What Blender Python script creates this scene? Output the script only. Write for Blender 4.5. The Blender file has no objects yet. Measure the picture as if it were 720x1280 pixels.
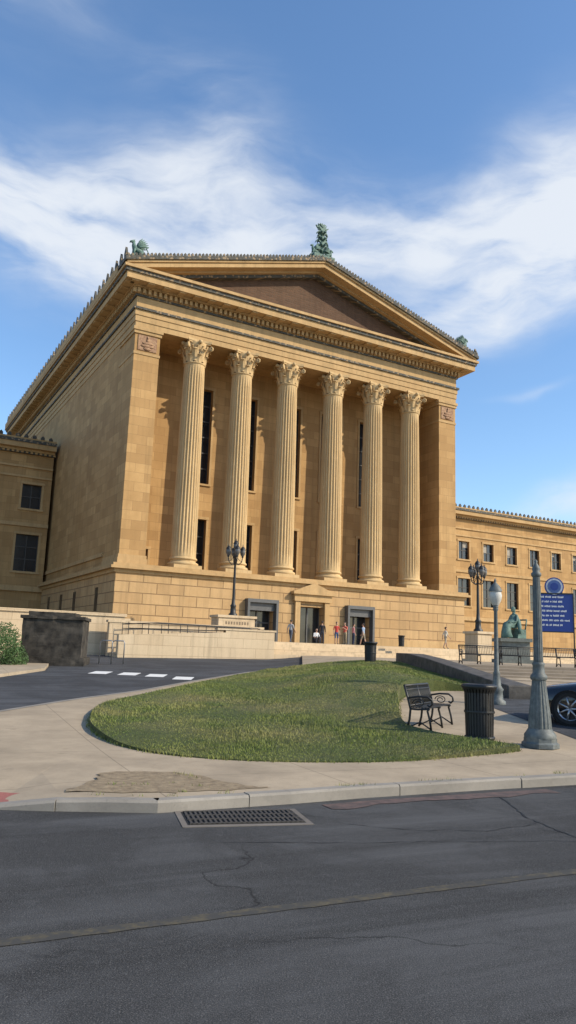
import bpy, bmesh, math, random
from math import *
from mathutils import Vector, Matrix
random.seed(7)
scene=bpy.context.scene
col=bpy.context.collection

# ------------------------------------------------------------------ helpers
class MB:
    def __init__(s): s.v=[];s.f=[];s.m=[];s.s=[]
    def add(s,vs,fs,mi=0,sm=False):
        o=len(s.v); s.v+= [tuple(p) for p in vs]
        for f in fs: s.f.append([i+o for i in f]); s.m.append(mi); s.s.append(sm)
    def box(s,x0,x1,y0,y1,z0,z1,mi=0):
        v=[(x,y,z) for z in (z0,z1) for y in (y0,y1) for x in (x0,x1)]
        s.add(v,[(0,2,3,1),(4,5,7,6),(0,1,5,4),(1,3,7,5),(3,2,6,7),(2,0,4,6)],mi)
    def lathe(s,prof,cx=0,cy=0,seg=20,mi=0,sm=True,rot=0,cap=True):
        v=[];n=len(prof)
        for r,z in prof:
            for i in range(seg):
                a=2*pi*i/seg+rot; v.append((cx+r*cos(a),cy+r*sin(a),z))
        f=[]
        for j in range(n-1):
            for i in range(seg):
                k=(i+1)%seg; f.append((j*seg+i,j*seg+k,(j+1)*seg+k,(j+1)*seg+i))
        s.add(v,f,mi,sm)
        if cap:
            s.add([v[i] for i in range(seg)],[tuple(range(seg))[::-1]],mi)
            s.add([v[(n-1)*seg+i] for i in range(seg)],[tuple(range(seg))],mi)
    def tube(s,pts,rs,seg=8,mi=0,sm=True):
        if not isinstance(rs,(list,tuple)): rs=[rs]*len(pts)
        pts=[Vector(p) for p in pts]; v=[]; n=len(pts)
        prev=None
        for j,p in enumerate(pts):
            t=(pts[min(j+1,n-1)]-pts[max(j-1,0)]).normalized()
            up=Vector((0,0,1)) if abs(t.z)<0.9 else Vector((1,0,0))
            if prev is not None: up=prev
            a=t.cross(up).normalized(); b=a.cross(t).normalized(); prev=b
            for i in range(seg):
                an=2*pi*i/seg; v.append(p+(a*cos(an)+b*sin(an))*rs[j])
        f=[]
        for j in range(n-1):
            for i in range(seg):
                k=(i+1)%seg; f.append((j*seg+i,(j+1)*seg+i,(j+1)*seg+k,j*seg+k))
        f.append(tuple(range(seg))); f.append(tuple((n-1)*seg+i for i in range(seg))[::-1])
        s.add(v,f,mi,sm)
    def ell(s,c,r,mi=0,seg=12,rings=8,M=None):
        v=[];f=[]
        for j in range(rings+1):
            ph=pi*j/rings
            for i in range(seg):
                a=2*pi*i/seg
                p=Vector((r[0]*sin(ph)*cos(a),r[1]*sin(ph)*sin(a),r[2]*cos(ph)))
                if M: p=M@p
                v.append(Vector(c)+p)
        for j in range(rings):
            for i in range(seg):
                k=(i+1)%seg; f.append((j*seg+i,(j+1)*seg+i,(j+1)*seg+k,j*seg+k))
        s.add(v,f,mi,True)
    def extr(s,poly,y0,y1,mi=0):
        n=len(poly)
        v=[(p[0],y0,p[1]) for p in poly]+[(p[0],y1,p[1]) for p in poly]
        f=[tuple(range(n)),tuple(range(n,2*n))[::-1]]
        for i in range(n):
            k=(i+1)%n; f.append((k,i,n+i,n+k))
        s.add(v,f,mi)
    def extrx(s,poly,x0,x1,mi=0):
        n=len(poly)
        v=[(x0,p[0],p[1]) for p in poly]+[(x1,p[0],p[1]) for p in poly]
        f=[tuple(range(n))[::-1],tuple(range(n,2*n))]
        for i in range(n):
            k=(i+1)%n; f.append((i,k,n+k,n+i))
        s.add(v,f,mi)
    def obj(s,name,mats,parent=None,loc=None,rotz=0,fixn=True):
        me=bpy.data.meshes.new(name); me.from_pydata(s.v,[],s.f); me.update()
        for m in mats: me.materials.append(m)
        me.polygons.foreach_set('material_index',s.m)
        me.polygons.foreach_set('use_smooth',s.s)
        if fixn:
            bm=bmesh.new(); bm.from_mesh(me); bmesh.ops.recalc_face_normals(bm,faces=bm.faces); bm.to_mesh(me); bm.free()
        o=bpy.data.objects.new(name,me); col.objects.link(o)
        if parent: o.parent=parent
        if loc: o.location=loc
        o.rotation_euler[2]=rotz
        return o
def empty(name,loc=(0,0,0),rotz=0,parent=None):
    o=bpy.data.objects.new(name,None); col.objects.link(o); o.location=loc; o.rotation_euler[2]=rotz; o.empty_display_size=.3
    if parent: o.parent=parent
    return o

# ------------------------------------------------------------------ materials
def newmat(name):
    m=bpy.data.materials.new(name); m.use_nodes=True
    nt=m.node_tree; b=nt.nodes['Principled BSDF']; return m,nt,b
def N(nt,t,**kw):
    n=nt.nodes.new(t)
    for k,v in kw.items():
        if k in n.inputs: n.inputs[k].default_value=v
        else: setattr(n,k,v)
    return n
def ramp(nt,fac,stops,interp='LINEAR'):
    r=nt.nodes.new('ShaderNodeValToRGB'); e=r.color_ramp.elements; r.color_ramp.interpolation=interp
    while len(e)<len(stops): e.new(.5)
    for el,(p,c) in zip(e,stops):
        el.position=p; el.color=(c,c,c,1) if not isinstance(c,(tuple,list)) else (*c,1)
    nt.links.new(fac,r.inputs[0]); return r.outputs[0]
def mix(nt,fac,a,b,mode='MIX'):
    n=nt.nodes.new('ShaderNodeMix'); n.data_type='RGBA'; n.blend_type=mode
    L=nt.links
    if isinstance(fac,(int,float)): n.inputs[0].default_value=fac
    else: L.new(fac,n.inputs[0])
    for i,x in ((6,a),(7,b)):
        if isinstance(x,(tuple,list)): n.inputs[i].default_value=(*x,1)
        else: L.new(x,n.inputs[i])
    return n.outputs[2]
def noise(nt,vec,scale,detail=6,rough=.6,dist=0):
    n=N(nt,'ShaderNodeTexNoise',Scale=scale,Detail=detail,Roughness=rough,Distortion=dist)
    if vec is not None: nt.links.new(vec,n.inputs['Vector'])
    return n.outputs['Fac']
def mapping(nt,src,scale=(1,1,1),rot=(0,0,0),loc=(0,0,0)):
    m=nt.nodes.new('ShaderNodeMapping'); m.inputs['Scale'].default_value=scale; m.inputs['Rotation'].default_value=rot; m.inputs['Location'].default_value=loc
    nt.links.new(src,m.inputs[0]); return m.outputs[0]
def bump(nt,b,hgt,strength=.3,dist=.02):
    n=N(nt,'ShaderNodeBump',Strength=strength,Distance=dist); nt.links.new(hgt,n.inputs['Height']); nt.links.new(n.outputs[0],b.inputs['Normal'])
def wallvec(nt):
    tc=nt.nodes.new('ShaderNodeTexCoord'); sp=nt.nodes.new('ShaderNodeSeparateXYZ'); nt.links.new(tc.outputs['Object'],sp.inputs[0])
    ad=N(nt,'ShaderNodeMath',operation='ADD'); nt.links.new(sp.outputs[0],ad.inputs[0]); nt.links.new(sp.outputs[1],ad.inputs[1])
    cb=nt.nodes.new('ShaderNodeCombineXYZ'); nt.links.new(ad.outputs[0],cb.inputs[0]); nt.links.new(sp.outputs[2],cb.inputs[1])
    return tc.outputs['Object'],cb.outputs[0],sp.outputs[2]
def stone(name,c1,c2,cm,bw=1.3,bh=.6,mort=.012,bmp=.25,rough=.85,stain=.35,big=True):
    m,nt,b=newmat(name); L=nt.links
    ob,wv,z=wallvec(nt)
    n1=noise(nt,ob,.35,8,.65); n2=noise(nt,ob,3.0,8,.7); n3=noise(nt,ob,22,4,.7)
    if bw:
        br=N(nt,'ShaderNodeTexBrick',Scale=1.0,**{'Mortar Size':mort,'Mortar Smooth':.2,'Bias':-.1,'Brick Width':bw,'Row Height':bh})
        br.inputs['Color1'].default_value=(*c1,1); br.inputs['Color2'].default_value=(*c2,1); br.inputs['Mortar'].default_value=(*cm,1)
        L.new(wv,br.inputs['Vector']); c=br.outputs['Color']
    else:
        c=mix(nt,ramp(nt,n2,[(.35,0.),(.65,1.)]),c1,c2)
    c=mix(nt,ramp(nt,n1,[(.38,0.),(.62,stain)]),c,[c1[0]*.58,c1[1]*.53,c1[2]*.46])
    c=mix(nt,ramp(nt,n2,[(.35,0.),(.75,.35)]),c,[min(1,x*1.2) for x in c2])
    st=noise(nt,mapping(nt,ob,(1.2,1.2,.07)),1.6,6,.7)
    c=mix(nt,ramp(nt,st,[(.48,0.),(.70,.55)]),c,[x*.48 for x in c1])
    c=mix(nt,ramp(nt,n3,[(.3,.15),(.7,0.)]),c,(.06,.045,.03))
    L.new(c,b.inputs['Base Color']); b.inputs['Roughness'].default_value=rough
    b.inputs['Specular IOR Level'].default_value=.3
    if bw:
        h=mix(nt,.25,br.outputs['Fac'],n3)
        inv=N(nt,'ShaderNodeMath',operation='SUBTRACT'); inv.inputs[0].default_value=1; L.new(h,inv.inputs[1]); bump(nt,b,inv.outputs[0],bmp,.05)
    else: bump(nt,b,n3,bmp*.6,.03)
    return m
def plain(name,c,rough=.6,metal=0,var=.25,scale=6,bmp=.15,spec=.5,c2=None,coat=0):
    m,nt,b=newmat(name)
    tc=nt.nodes.new('ShaderNodeTexCoord')
    n=noise(nt,tc.outputs['Object'],scale,6,.65)
    cc=mix(nt,ramp(nt,n,[(.3,0.),(.7,1.)]),[x*(1-var) for x in c],c2 or [min(1,x*(1+var)) for x in c])
    nt.links.new(cc,b.inputs['Base Color']); b.inputs['Roughness'].default_value=rough; b.inputs['Metallic'].default_value=metal
    b.inputs['Specular IOR Level'].default_value=spec; b.inputs['Coat Weight'].default_value=coat
    if bmp: bump(nt,b,n,bmp,.02)
    return m

SAND=stone('sandstone_ashlar',(.56,.35,.15),(.36,.21,.085),(.20,.12,.06),1.5,.72,.010,.2,stain=.55)
SANDPOD=stone('sandstone_podium',(.58,.385,.19),(.45,.285,.135),(.17,.11,.06),2.1,.78,.035,.7,stain=.4)
SANDTRIM=stone('sandstone_trim',(.57,.385,.185),(.48,.31,.145),(.2,.13,.07),None,stain=.5)
SANDCOL=stone('sandstone_column',(.63,.45,.235),(.54,.37,.18),(.3,.2,.1),None,stain=.35)
SANDWALLLOW=stone('limestone_low_wall',(.62,.49,.33),(.56,.43,.28),(.3,.22,.14),1.8,.6,.012,.2,stain=.25)
BRICKT=stone('tympanum_brick',(.135,.072,.042),(.085,.046,.027),(.11,.075,.05),.6,.2,.03,.4,stain=.4)
m,nt,b=newmat('cornice_ornament'); ob,wv,z=wallvec(nt)
vo=N(nt,'ShaderNodeTexVoronoi',Scale=3.4); nt.links.new(wv,vo.inputs['Vector'])
c=mix(nt,ramp(nt,vo.outputs['Distance'],[(.25,0.),(.4,1.)]),(.30,.21,.12),(.06,.058,.05))
c=mix(nt,ramp(nt,noise(nt,ob,1.5),[(.4,0.),(.7,.5)]),c,(.10,.09,.065))
nt.links.new(c,b.inputs['Base Color']); b.inputs['Roughness'].default_value=.8; bump(nt,b,vo.outputs['Distance'],.6,.08); ORN=m
RELIEF=plain('relief_terracotta',(.34,.15,.09),.8,var=.5,scale=7,bmp=1,c2=(.42,.27,.15))
COPPER=plain('verdigris_copper',(.08,.15,.13),.7,var=.45,scale=5,bmp=.5,c2=(.15,.25,.205))
ROOFM=plain('roof_tile',(.14,.15,.12),.8,scale=1)
GLASS=plain('window_glass',(.018,.022,.026),.12,var=.3,scale=.6,bmp=.03,spec=.6)
FRAME=plain('window_frame',(.045,.04,.035),.5,bmp=0)
BRONZE=plain('door_bronze',(.085,.085,.085),.45,var=.2,bmp=.05)
IRON=plain('black_iron',(.014,.014,.014),.5,var=.3,scale=20,bmp=.1)
POSTM=plain('weathered_post_paint',(.085,.10,.098),.6,var=.35,scale=9,bmp=.2,c2=(.15,.165,.16))
GRANITE=plain('dark_granite',(.05,.045,.04),.75,var=.55,scale=3,bmp=.8,c2=(.11,.098,.085))
GLOBE=plain('frosted_lantern_glass',(.50,.48,.43),.3,var=.05,bmp=0)
STEEL=plain('rail_steel',(.3,.3,.3),.4,metal=.7,bmp=0)
WHITE=plain('white_paint',(.70,.70,.68),.6,var=.15,scale=14)
BLUE=plain('blue_sign_paint',(.012,.04,.22),.4,var=.08,bmp=0)

def asphalt(name,base,near=True):
    m,nt,b=newmat(name); tc=nt.nodes.new('ShaderNodeTexCoord'); g=tc.outputs['Object']
    n1=noise(nt,g,.45,8,.65,.6); n2=noise(nt,g,110,3,.8); n4=noise(nt,g,14,6,.75); n5=noise(nt,g,45,3,.7)
    st=noise(nt,mapping(nt,mapping(nt,g,rot=(0,0,-radians(24))),(.10,1.5,1)),1.3,7,.65,.7)
    c=mix(nt,ramp(nt,st,[(.35,0.),(.65,1.)]),[x*.60 for x in base],[x*1.5 for x in base])
    c=mix(nt,ramp(nt,n1,[(.46,0.),(.55,.65)]),c,[x*.55 for x in base])
    c=mix(nt,ramp(nt,n4,[(.5,0.),(.75,.4)]),c,[x*2.0 for x in base])
    w=1.0 if near else .35
    c=mix(nt,ramp(nt,n5,[(.56,0.),(.70,.45*w)]),c,(.16,.155,.15))
    c=mix(nt,ramp(nt,n2,[(.53,0.),(.66,.8*w)]),c,(.17,.165,.158))
    c=mix(nt,ramp(nt,n2,[(.36,.75),(.46,0.)]),c,[x*.3 for x in base])
    if near:
        vo=N(nt,'ShaderNodeTexVoronoi',feature='DISTANCE_TO_EDGE',Scale=.33)
        d=N(nt,'ShaderNodeVectorMath',operation='MULTIPLY_ADD'); 
        nz=N(nt,'ShaderNodeTexNoise',Scale=1.5,Detail=6); nt.links.new(g,nz.inputs['Vector'])
        nt.links.new(nz.outputs['Color'],d.inputs[0]); d.inputs[1].default_value=(.9,.9,.9); nt.links.new(g,d.inputs[2])
        nt.links.new(d.outputs[0],vo.inputs['Vector'])
        crk=ramp(nt,vo.outputs['Distance'],[(.0,1.),(.006,0.)])
        msk=ramp(nt,noise(nt,g,.28,3),[(.47,0.),(.56,.75)])
        mm=N(nt,'ShaderNodeMath',operation='MULTIPLY'); nt.links.new(crk,mm.inputs[0]); nt.links.new(msk,mm.inputs[1])
        c=mix(nt,mm.outputs[0],c,(.008,.008,.008))
    nt.links.new(c,b.inputs['Base Color']); b.inputs['Roughness'].default_value=.9; b.inputs['Specular IOR Level'].default_value=.18
    bump(nt,b,n2,.8 if near else .2,.008); return m
ASPH=asphalt('road_asphalt',(.052,.053,.055)); ASPH2=asphalt('driveway_asphalt',(.060,.063,.069),False)
def concrete(name,base,joint=1.5,rot=0,dark=.55):
    m,nt,b=newmat(name); tc=nt.nodes.new('ShaderNodeTexCoord'); g=tc.outputs['Object']
    v=mapping(nt,g,rot=(0,0,rot))
    n1=noise(nt,g,.8,8,.65,.3); n2=noise(nt,g,60,4,.75)
    c=mix(nt,ramp(nt,n1,[(.3,0.),(.7,1.)]),[x*.72 for x in base],[x*1.14 for x in base])
    c=mix(nt,ramp(nt,n2,[(.55,0.),(.72,.5)]),c,[x*.5 for x in base])
    c=mix(nt,ramp(nt,noise(nt,g,6,6,.7),[(.52,0.),(.75,.45)]),c,[x*.6 for x in base])
    c=mix(nt,ramp(nt,noise(nt,g,2.3,4,.5),[(.66,0.),(.70,.35)]),c,[x*.5 for x in base])
    if joint:
        br=N(nt,'ShaderNodeTexBrick',offset=0.0,Scale=1.0,**{'Mortar Size':.010,'Mortar Smooth':.3,'Brick Width':joint,'Row Height':joint})
        nt.links.new(v,br.inputs['Vector'])
        c=mix(nt,ramp(nt,br.outputs['Fac'],[(0,0.),(1,.6)]),c,[x*.35 for x in base])
    nt.links.new(c,b.inputs['Base Color']); b.inputs['Roughness'].default_value=.92; b.inputs['Specular IOR Level'].default_value=.25; bump(nt,b,n2,.35,.006); return m
CONC=concrete('sidewalk_concrete',(.38,.305,.215),2.4,-radians(24)); KERB=concrete('kerb_granite',(.28,.255,.22),0)
PLAZAM=concrete('plaza_paving',(.42,.34,.24),1.2,-radians(29)); STEPM=concrete('step_stone',(.31,.25,.185),0)
DIRT=plain('dirt',(.22,.155,.09),.95,var=.4,scale=8,bmp=.8,c2=(.32,.245,.15))
TILE=plain('tactile_red',(.30,.105,.082),.8,var=.2,scale=30)
GUT=plain('worn_gutter',(.08,.064,.06),.9,var=.45,scale=7,bmp=.4,c2=(.13,.08,.068))
m,nt,b=newmat('worn_yellow_paint'); tc=nt.nodes.new('ShaderNodeTexCoord')
c=mix(nt,ramp(nt,noise(nt,tc.outputs['Object'],6,8,.8),[(.47,0.),(.68,.5)]),(.058,.057,.054),(.19,.15,.07))
nt.links.new(c,b.inputs['Base Color']); b.inputs['Roughness'].default_value=.9; b.inputs['Specular IOR Level'].default_value=.18; YEL=m
m,nt,b=newmat('grass_soil'); tc=nt.nodes.new('ShaderNodeTexCoord'); g=tc.outputs['Object']
c=mix(nt,ramp(nt,noise(nt,g,.9,8,.7,.4),[(.35,0.),(.65,1.)]),(.07,.095,.020),(.14,.155,.04))
c=mix(nt,ramp(nt,noise(nt,g,.35,5,.6),[(.48,0.),(.66,.7)]),c,(.24,.20,.085))
c=mix(nt,ramp(nt,noise(nt,g,25,5,.8),[(.4,.7),(.6,0.)]),c,(.022,.032,.008))
nt.links.new(c,b.inputs['Base Color']); b.inputs['Roughness'].default_value=.95; bump(nt,b,noise(nt,g,30,5,.8),1,.05); GRS=m
def bladem(name,a,bb,cc,dry=.75):
    m,nt,b=newmat(name); tc=nt.nodes.new('ShaderNodeTexCoord'); g=tc.outputs['Object']
    c=mix(nt,ramp(nt,noise(nt,g,.8,8,.7),[(.40,0.),(.60,1.)]),a,bb)
    c=mix(nt,ramp(nt,noise(nt,g,.35,5,.6),[(.46,0.),(.64,dry)]),c,cc)
    c=mix(nt,ramp(nt,noise(nt,g,1.6,6,.7),[(.48,0.),(.66,.7)]),c,[x*.5 for x in a])
    nt.links.new(c,b.inputs['Base Color']); b.inputs['Roughness'].default_value=.75
    return m
BLADE=bladem('grass_blade',(.105,.15,.024),(.22,.24,.05),(.32,.27,.10))
LEAF=bladem('bush_leaf',(.03,.07,.014),(.06,.12,.028),(.05,.085,.02))

# ------------------------------------------------------------------ terrain
def sst(a,b,x):
    t=max(0,min(1,(x-a)/(b-a))); return t*t*(3-2*t)
def h(x,y):
    k=.03+.018*sst(-1,5,x)
    t=y-12
    t = 0 if t<-1.5 else ((t+1.5)**2/6 if t<1.5 else t)
    z=k*t
    c=1.38; w=.12
    if z>c-w: z = c-w + w*(1-exp(-(z-(c-w))/w))
    return z
def catmull(pts,closed=False,n=5):
    out=[];L=len(pts)
    rng=range(L if closed else L-1)
    for i in rng:
        p0=pts[(i-1)%L] if closed or i>0 else pts[i]; p1=pts[i]; p2=pts[(i+1)%L]; p3=pts[(i+2)%L] if closed or i+2<L else p2
        for j in range(n):
            t=j/n
            out.append(tuple(.5*((2*p1[k])+(-p0[k]+p2[k])*t+(2*p0[k]-5*p1[k]+4*p2[k]-p3[k])*t*t+(-p0[k]+3*p1[k]-3*p2[k]+p3[k])*t**3) for k in range(2)))
    if not closed: out.append(pts[-1])
    return out
def sheet(name,poly,off,mat,step=1.0,skirt=.3,flat=None,zf=None,parent=None):
    bm=bmesh.new()
    vs=[bm.verts.new((x,y,0)) for x,y in poly]
    f=bm.faces.new(vs)
    f.normal_update()
    bmesh.ops.triangulate(bm,faces=[f])
    xs=[p[0] for p in poly]; ys=[p[1] for p in poly]
    if step:
        for ax,lo,hi in ((0,min(xs),max(xs)),(1,min(ys),max(ys))):
            c=ceil(lo/step)*step
            while c<hi:
                co=[0,0,0];co[ax]=c;no=[0,0,0];no[ax]=1
                bmesh.ops.bisect_plane(bm,geom=bm.verts[:]+bm.edges[:]+bm.faces[:],dist=1e-5,plane_co=co,plane_no=no)
                c+=step if abs(c)<60 else step*5
    for v in bm.verts:
        v.co.z = flat if flat is not None else ((zf(v.co.x,v.co.y) if zf else h(v.co.x,v.co.y))+off)
    bmesh.ops.recalc_face_normals(bm,faces=bm.faces)
    if bm.faces and sum(f.normal.z for f in bm.faces)<0: bmesh.ops.reverse_faces(bm,faces=bm.faces)
    if skirt:
        be=[e for e in bm.edges if len(e.link_faces)==1]
        r=bmesh.ops.extrude_edge_only(bm,edges=be)
        for g_ in r['geom']:
            if isinstance(g_,bmesh.types.BMVert): g_.co.z-=skirt
    me=bpy.data.meshes.new(name); bm.to_mesh(me); bm.free(); me.materials.append(mat)
    o=bpy.data.objects.new(name,me); col.objects.link(o)
    if parent: o.parent=parent
    return o
def axis(vals): return sorted(set(vals))
gx=axis([-3000,-1000,-400,-150]+list(range(-80,121,4))+[200,400,1000,3000])
gy=axis([-3000,-1000,-300,-100]+list(range(-40,101,4))+[150,300,1000,3000])
mb=MB(); nx=len(gx)
mb.add([(x,y,h(x,y)-.25) for y in gy for x in gx],[(j*nx+i,j*nx+i+1,(j+1)*nx+i+1,(j+1)*nx+i) for j in range(len(gy)-1) for i in range(nx-1)],0)
mb.obj('ground',[concrete('ground_soil',(.22,.2,.15),0)])

kerb=[(-60,-16.0),(-20,1.6),(-8,6.6),(-5,7.7),(-3.06,8.25),(-2.3,8.27),(-1.25,8.35),(.15,9.08),(1.07,9.62),(2.79,10.5),(4.25,11.2),(12,14.6),(60,36)]
def dense(pts,d):
    out=[]
    for a,b in zip(pts[:-1],pts[1:]):
        L=hypot(b[0]-a[0],b[1]-a[1]); n=max(1,int(L/d))
        for i in range(n): out.append((a[0]+(b[0]-a[0])*i/n,a[1]+(b[1]-a[1])*i/n))
    return out+[pts[-1]]
sheet('road',kerb+[(60,-30),(-60,-60)],0,ASPH,step=4,skirt=0,flat=0.0)
pathouter=catmull([(-6.0,16.4),(-5.18,19.6),(-4.13,22.8),(-3.0,27.7),(-.9,35.4),(1.0,39)],n=5)
def hs(x,y):
    r=(sst(0,1,(-2.1-x)/.9)*sst(0,1,(10.6-y)/2.0))
    return h(x,y)+.12-.10*r
side=[(p[0]+.07,p[1]+.16) for p in kerb]
sheet('sidewalk',side+[(60,62),(1.5,62),(1.0,39)]+pathouter[::-1][1:]+[(-14,12.5),(-60,-7)],0,CONC,step=1.0,zf=hs)
mb=MB()
kd=dense(kerb[1:-1],.45)
for i in range(0,len(kd)-1):
    a=Vector(kd[i]);b_=Vector(kd[i+1]); t=(b_-a).normalized(); n=Vector((-t.y,t.x))
    gap=.010 if i%4==0 else 0
    a2=a+t*gap
    if i%4==0: jit=random.uniform(-.009,.009); jz=random.uniform(-.006,.006)
    za=hs(a.x,a.y+.2)+.004+jz; zb=hs(b_.x,b_.y+.2)+.004+jz
    w=.17
    def P(p,o,z): return (p.x+n.x*o,p.y+n.y*o,z)
    e1=random.uniform(.015,.03)
    v=[P(a2,jit,-.05),P(b_,jit,-.05),P(b_,jit,zb-.025),P(b_,jit+e1,zb),P(b_,w,zb),P(b_,w,-.05),P(a2,jit,za-.025),P(a2,jit+.02,za),P(a2,w,za),P(a2,w,-.05)]
    mb.add(v,[(0,1,2,6),(6,2,3,7),(7,3,4,8),(8,4,5,9),(0,6,7,8,9),(1,5,4,3,2)],0)
mb.obj('kerb',[KERB])
# granite kerb between the path and the driveway
mb=MB(); pk=dense([(p[0],p[1]) for p in pathouter],.6)
for a,b_ in zip(pk[:-1],pk[1:]):
    a=Vector(a);b_=Vector(b_);t=(b_-a).normalized();n=Vector((-t.y,t.x)); za=h(a.x,a.y)+.126; zb=h(b_.x,b_.y)+.126
    def Q(p,o,z): return (p.x+n.x*o,p.y+n.y*o,z)
    mb.add([Q(a,.03,za-.25),Q(b_,.03,zb-.25),Q(b_,.03,zb),Q(a,.03,za),Q(a,-.13,za),Q(b_,-.13,zb)],[(0,1,2,3),(3,2,5,4)],0)
mb.obj('driveway_kerb',[KERB],fixn=False)
drv=[(-60,-6.9),(-14,12.6)]+[(p[0]-.04,p[1]) for p in pathouter]+[(1.6,42),(2.6,62),(-20,62),(-11,37),(-9.6,31.5),(-9.9,26.2),(-16,22),(-60,3)]
sheet('driveway',drv,.02,ASPH2,step=1.0,skirt=.2)
sheet('pavement',[(-60,3.1),(-16,22.1),(-9.95,26.3),(-9.65,31.5),(-11.05,37),(-20,62),(-80,62)],.12,CONC,step=2.0)
grass=catmull([(-3.6,14.8),(-3.2,13.7),(-2.52,12.5),(-1.63,11.75),(-.29,11.45),(1.55,11.8),(3.0,12.6),(4.05,13.3)],n=5)+[(3.4,13.8)]+catmull([(2.9,14.3),(2.45,15.4),(2.7,18),(3.33,21.5),(4.6,23.6),(6.1,23.9)],n=4)+[(6.25,28),(5.75,36)]+catmull([(3.8,37.6),(1.8,37.6),(-.34,34.8),(-1.14,32),(-2.54,25.9),(-3.43,21.4),(-4.03,18.1),(-3.93,16.3)],n=4)
def hg(x,y):
    return h(x,y)+.10*sst(11.3,14,y)+.48*exp(-((x-2.4)/2.5)**2-((y-24.5)/5.5)**2)*sst(6.4,4.8,x)
sheet('lawn',grass,.135,GRS,step=.5,skirt=.5,zf=hg)
def inside(x,y,poly):
    c=False;j=len(poly)-1
    for i in range(len(poly)):
        xi,yi=poly[i];xj,yj=poly[j]
        if (yi>y)!=(yj>y) and x<(xj-xi)*(y-yi)/(yj-yi)+xi: c=not c
        j=i
    return c
vs=[];fs=[]
def blade(x,y,z,hh,w):
    a=random.uniform(0,2*pi); lx=random.uniform(-.6,.6)*hh; ly=random.uniform(-.6,.6)*hh
    i=len(vs); vs.extend([(x-cos(a)*w,y-sin(a)*w,z),(x+cos(a)*w,y+sin(a)*w,z),(x+lx,y+ly,z+hh)]); fs.append((i,i+1,i+2))
cnt=0
while cnt<100000:
    y=11.2+26.5*random.random()**1.7; x=random.uniform(-4.2,6.4)
    if not inside(x,y,grass): continue
    s=.7+.6*sin(x*1.7+sin(y*1.3))*sin(y*.9+1.3*sin(x))
    if s<.25 and random.random()<.5: continue
    hh=random.uniform(.018,.05)*max(.5,s)*(1+ (y-11)*.02)
    blade(x,y,hg(x,y)+.132,hh,random.uniform(.004,.008)*(1+(y-11)*.04)); cnt+=1
for i in range(len(grass)):
    a=grass[i];b_=grass[(i+1)%len(grass)]
    L=hypot(b_[0]-a[0],b_[1]-a[1])
    for k in range(int(L*80)):
        t=random.random(); x=a[0]+(b_[0]-a[0])*t+random.gauss(0,.04); y=a[1]+(b_[1]-a[1])*t+random.gauss(0,.04)
        blade(x,y,h(x,y)+.12,random.uniform(.03,.08),random.uniform(.005,.009))
for _ in range(26):
    cx,cy=random.choice([(random.uniform(-2.2,-.6),random.uniform(8.9,10.1)),(random.uniform(-2.1,4),0)])
    if cy==0: cy=8.35+(cx+1.25)*.52+.22 if cx>-1.25 else 8.55
    for k in range(random.randint(5,16)):
        x=cx+random.gauss(0,.05); y=cy+random.gauss(0,.03); blade(x,y,hs(x,y)+.003,random.uniform(.02,.05),.004)
me=bpy.data.meshes.new('lawn_blades'); me.from_pydata(vs,[],fs); me.materials.append(BLADE)
o=bpy.data.objects.new('grass',me); col.objects.link(o)

def rag(pts,n=6,a=.05): return [(x+random.uniform(-a,a),y+random.uniform(-a,a)) for x,y in catmull(pts,True,n)]
sheet('dirt_patch',rag([(-2.3,8.75),(-2.2,9.4),(-2.15,10.1),(-1.2,10.16),(-.43,9.45),(-.1,9.35),(-.9,8.95),(-1.4,8.78)]),.006,DIRT,step=.5,skirt=0,zf=hs)
sheet('tactile_paving',[(-4.9,7.95),(-4.5,9.1),(-3.05,8.98),(-2.78,8.92),(-2.72,8.45),(-3.1,8.42)],.008,TILE,step=.25,skirt=0,zf=hs)
kk=[(.5,9.1),(1.07,9.45),(2.79,10.32),(3.6,10.7)]
sheet('worn_gutter',[(x,y-.02) for x,y in kk]+[(x+.1,y-.26+random.uniform(-.09,.09)) for x,y in dense(kk,.2)[::-1]],0,GUT,step=0,skirt=0,flat=.006)
def strip(name,pts,w,z,mat,jit=0):
    L=[];R=[]
    for i,p in enumerate(pts):
        a=Vector(pts[max(i-1,0)]);b_=Vector(pts[min(i+1,len(pts)-1)]); t=(b_-a).normalized(); n=Vector((-t.y,t.x))
        ww=w*(1+random.uniform(-jit,jit)); L.append((p[0]+n.x*ww,p[1]+n.y*ww)); R.append((p[0]-n.x*ww,p[1]-n.y*ww))
    return sheet(name,L+R[::-1],0,mat,step=0,skirt=0,flat=z)
strip('road_line',dense([(-30,-9.0),(-1.56,4.74),(2.47,6.67),(40,24.7)],.15),.055,.005,YEL,.12)
TAR=plain('crack_tar',(.010,.010,.010),.7,bmp=0)
def crack(pts,w):
    d=dense(pts,.07); dd=[]; ox=oy=0
    for x,y in d:
        ox=ox*.8+random.uniform(-.022,.022); oy=oy*.8+random.uniform(-.022,.022); dd.append((x+ox,y+oy))
    strip('road_crack',dd,w,.0045,TAR,.7)
crack([(2.79,10.25),(2.72,9.3),(2.75,8.7),(2.86,8.2),(2.98,7.6),(3.2,7.0)],.009)
crack([(.6,8.15),(1.3,8.0),(2.1,8.05),(2.76,8.5)],.005)
crack([(-.6,7.2),(.4,7.35),(1.4,7.5),(2.9,7.75),(4.5,8.6)],.004)
dr=empty('storm_drain',(-.36,8.27,0),atan2(.28,1.1))
mb=MB(); mb.box(-.66,.66,-.38,.38,-.02,.006,0)
mb.box(-.6,.6,-.3,.3,-.3,.0075,1)
mb.obj('frame',[concrete('drain_apron',(.17,.15,.13),0),plain('drain_dark',(.008,.008,.008),.9,bmp=0)],dr)
mb=MB()
for i in range(23): mb.box(-.57+i*.05,-.548+i*.05,-.29,.29,.008,.018)
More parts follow.
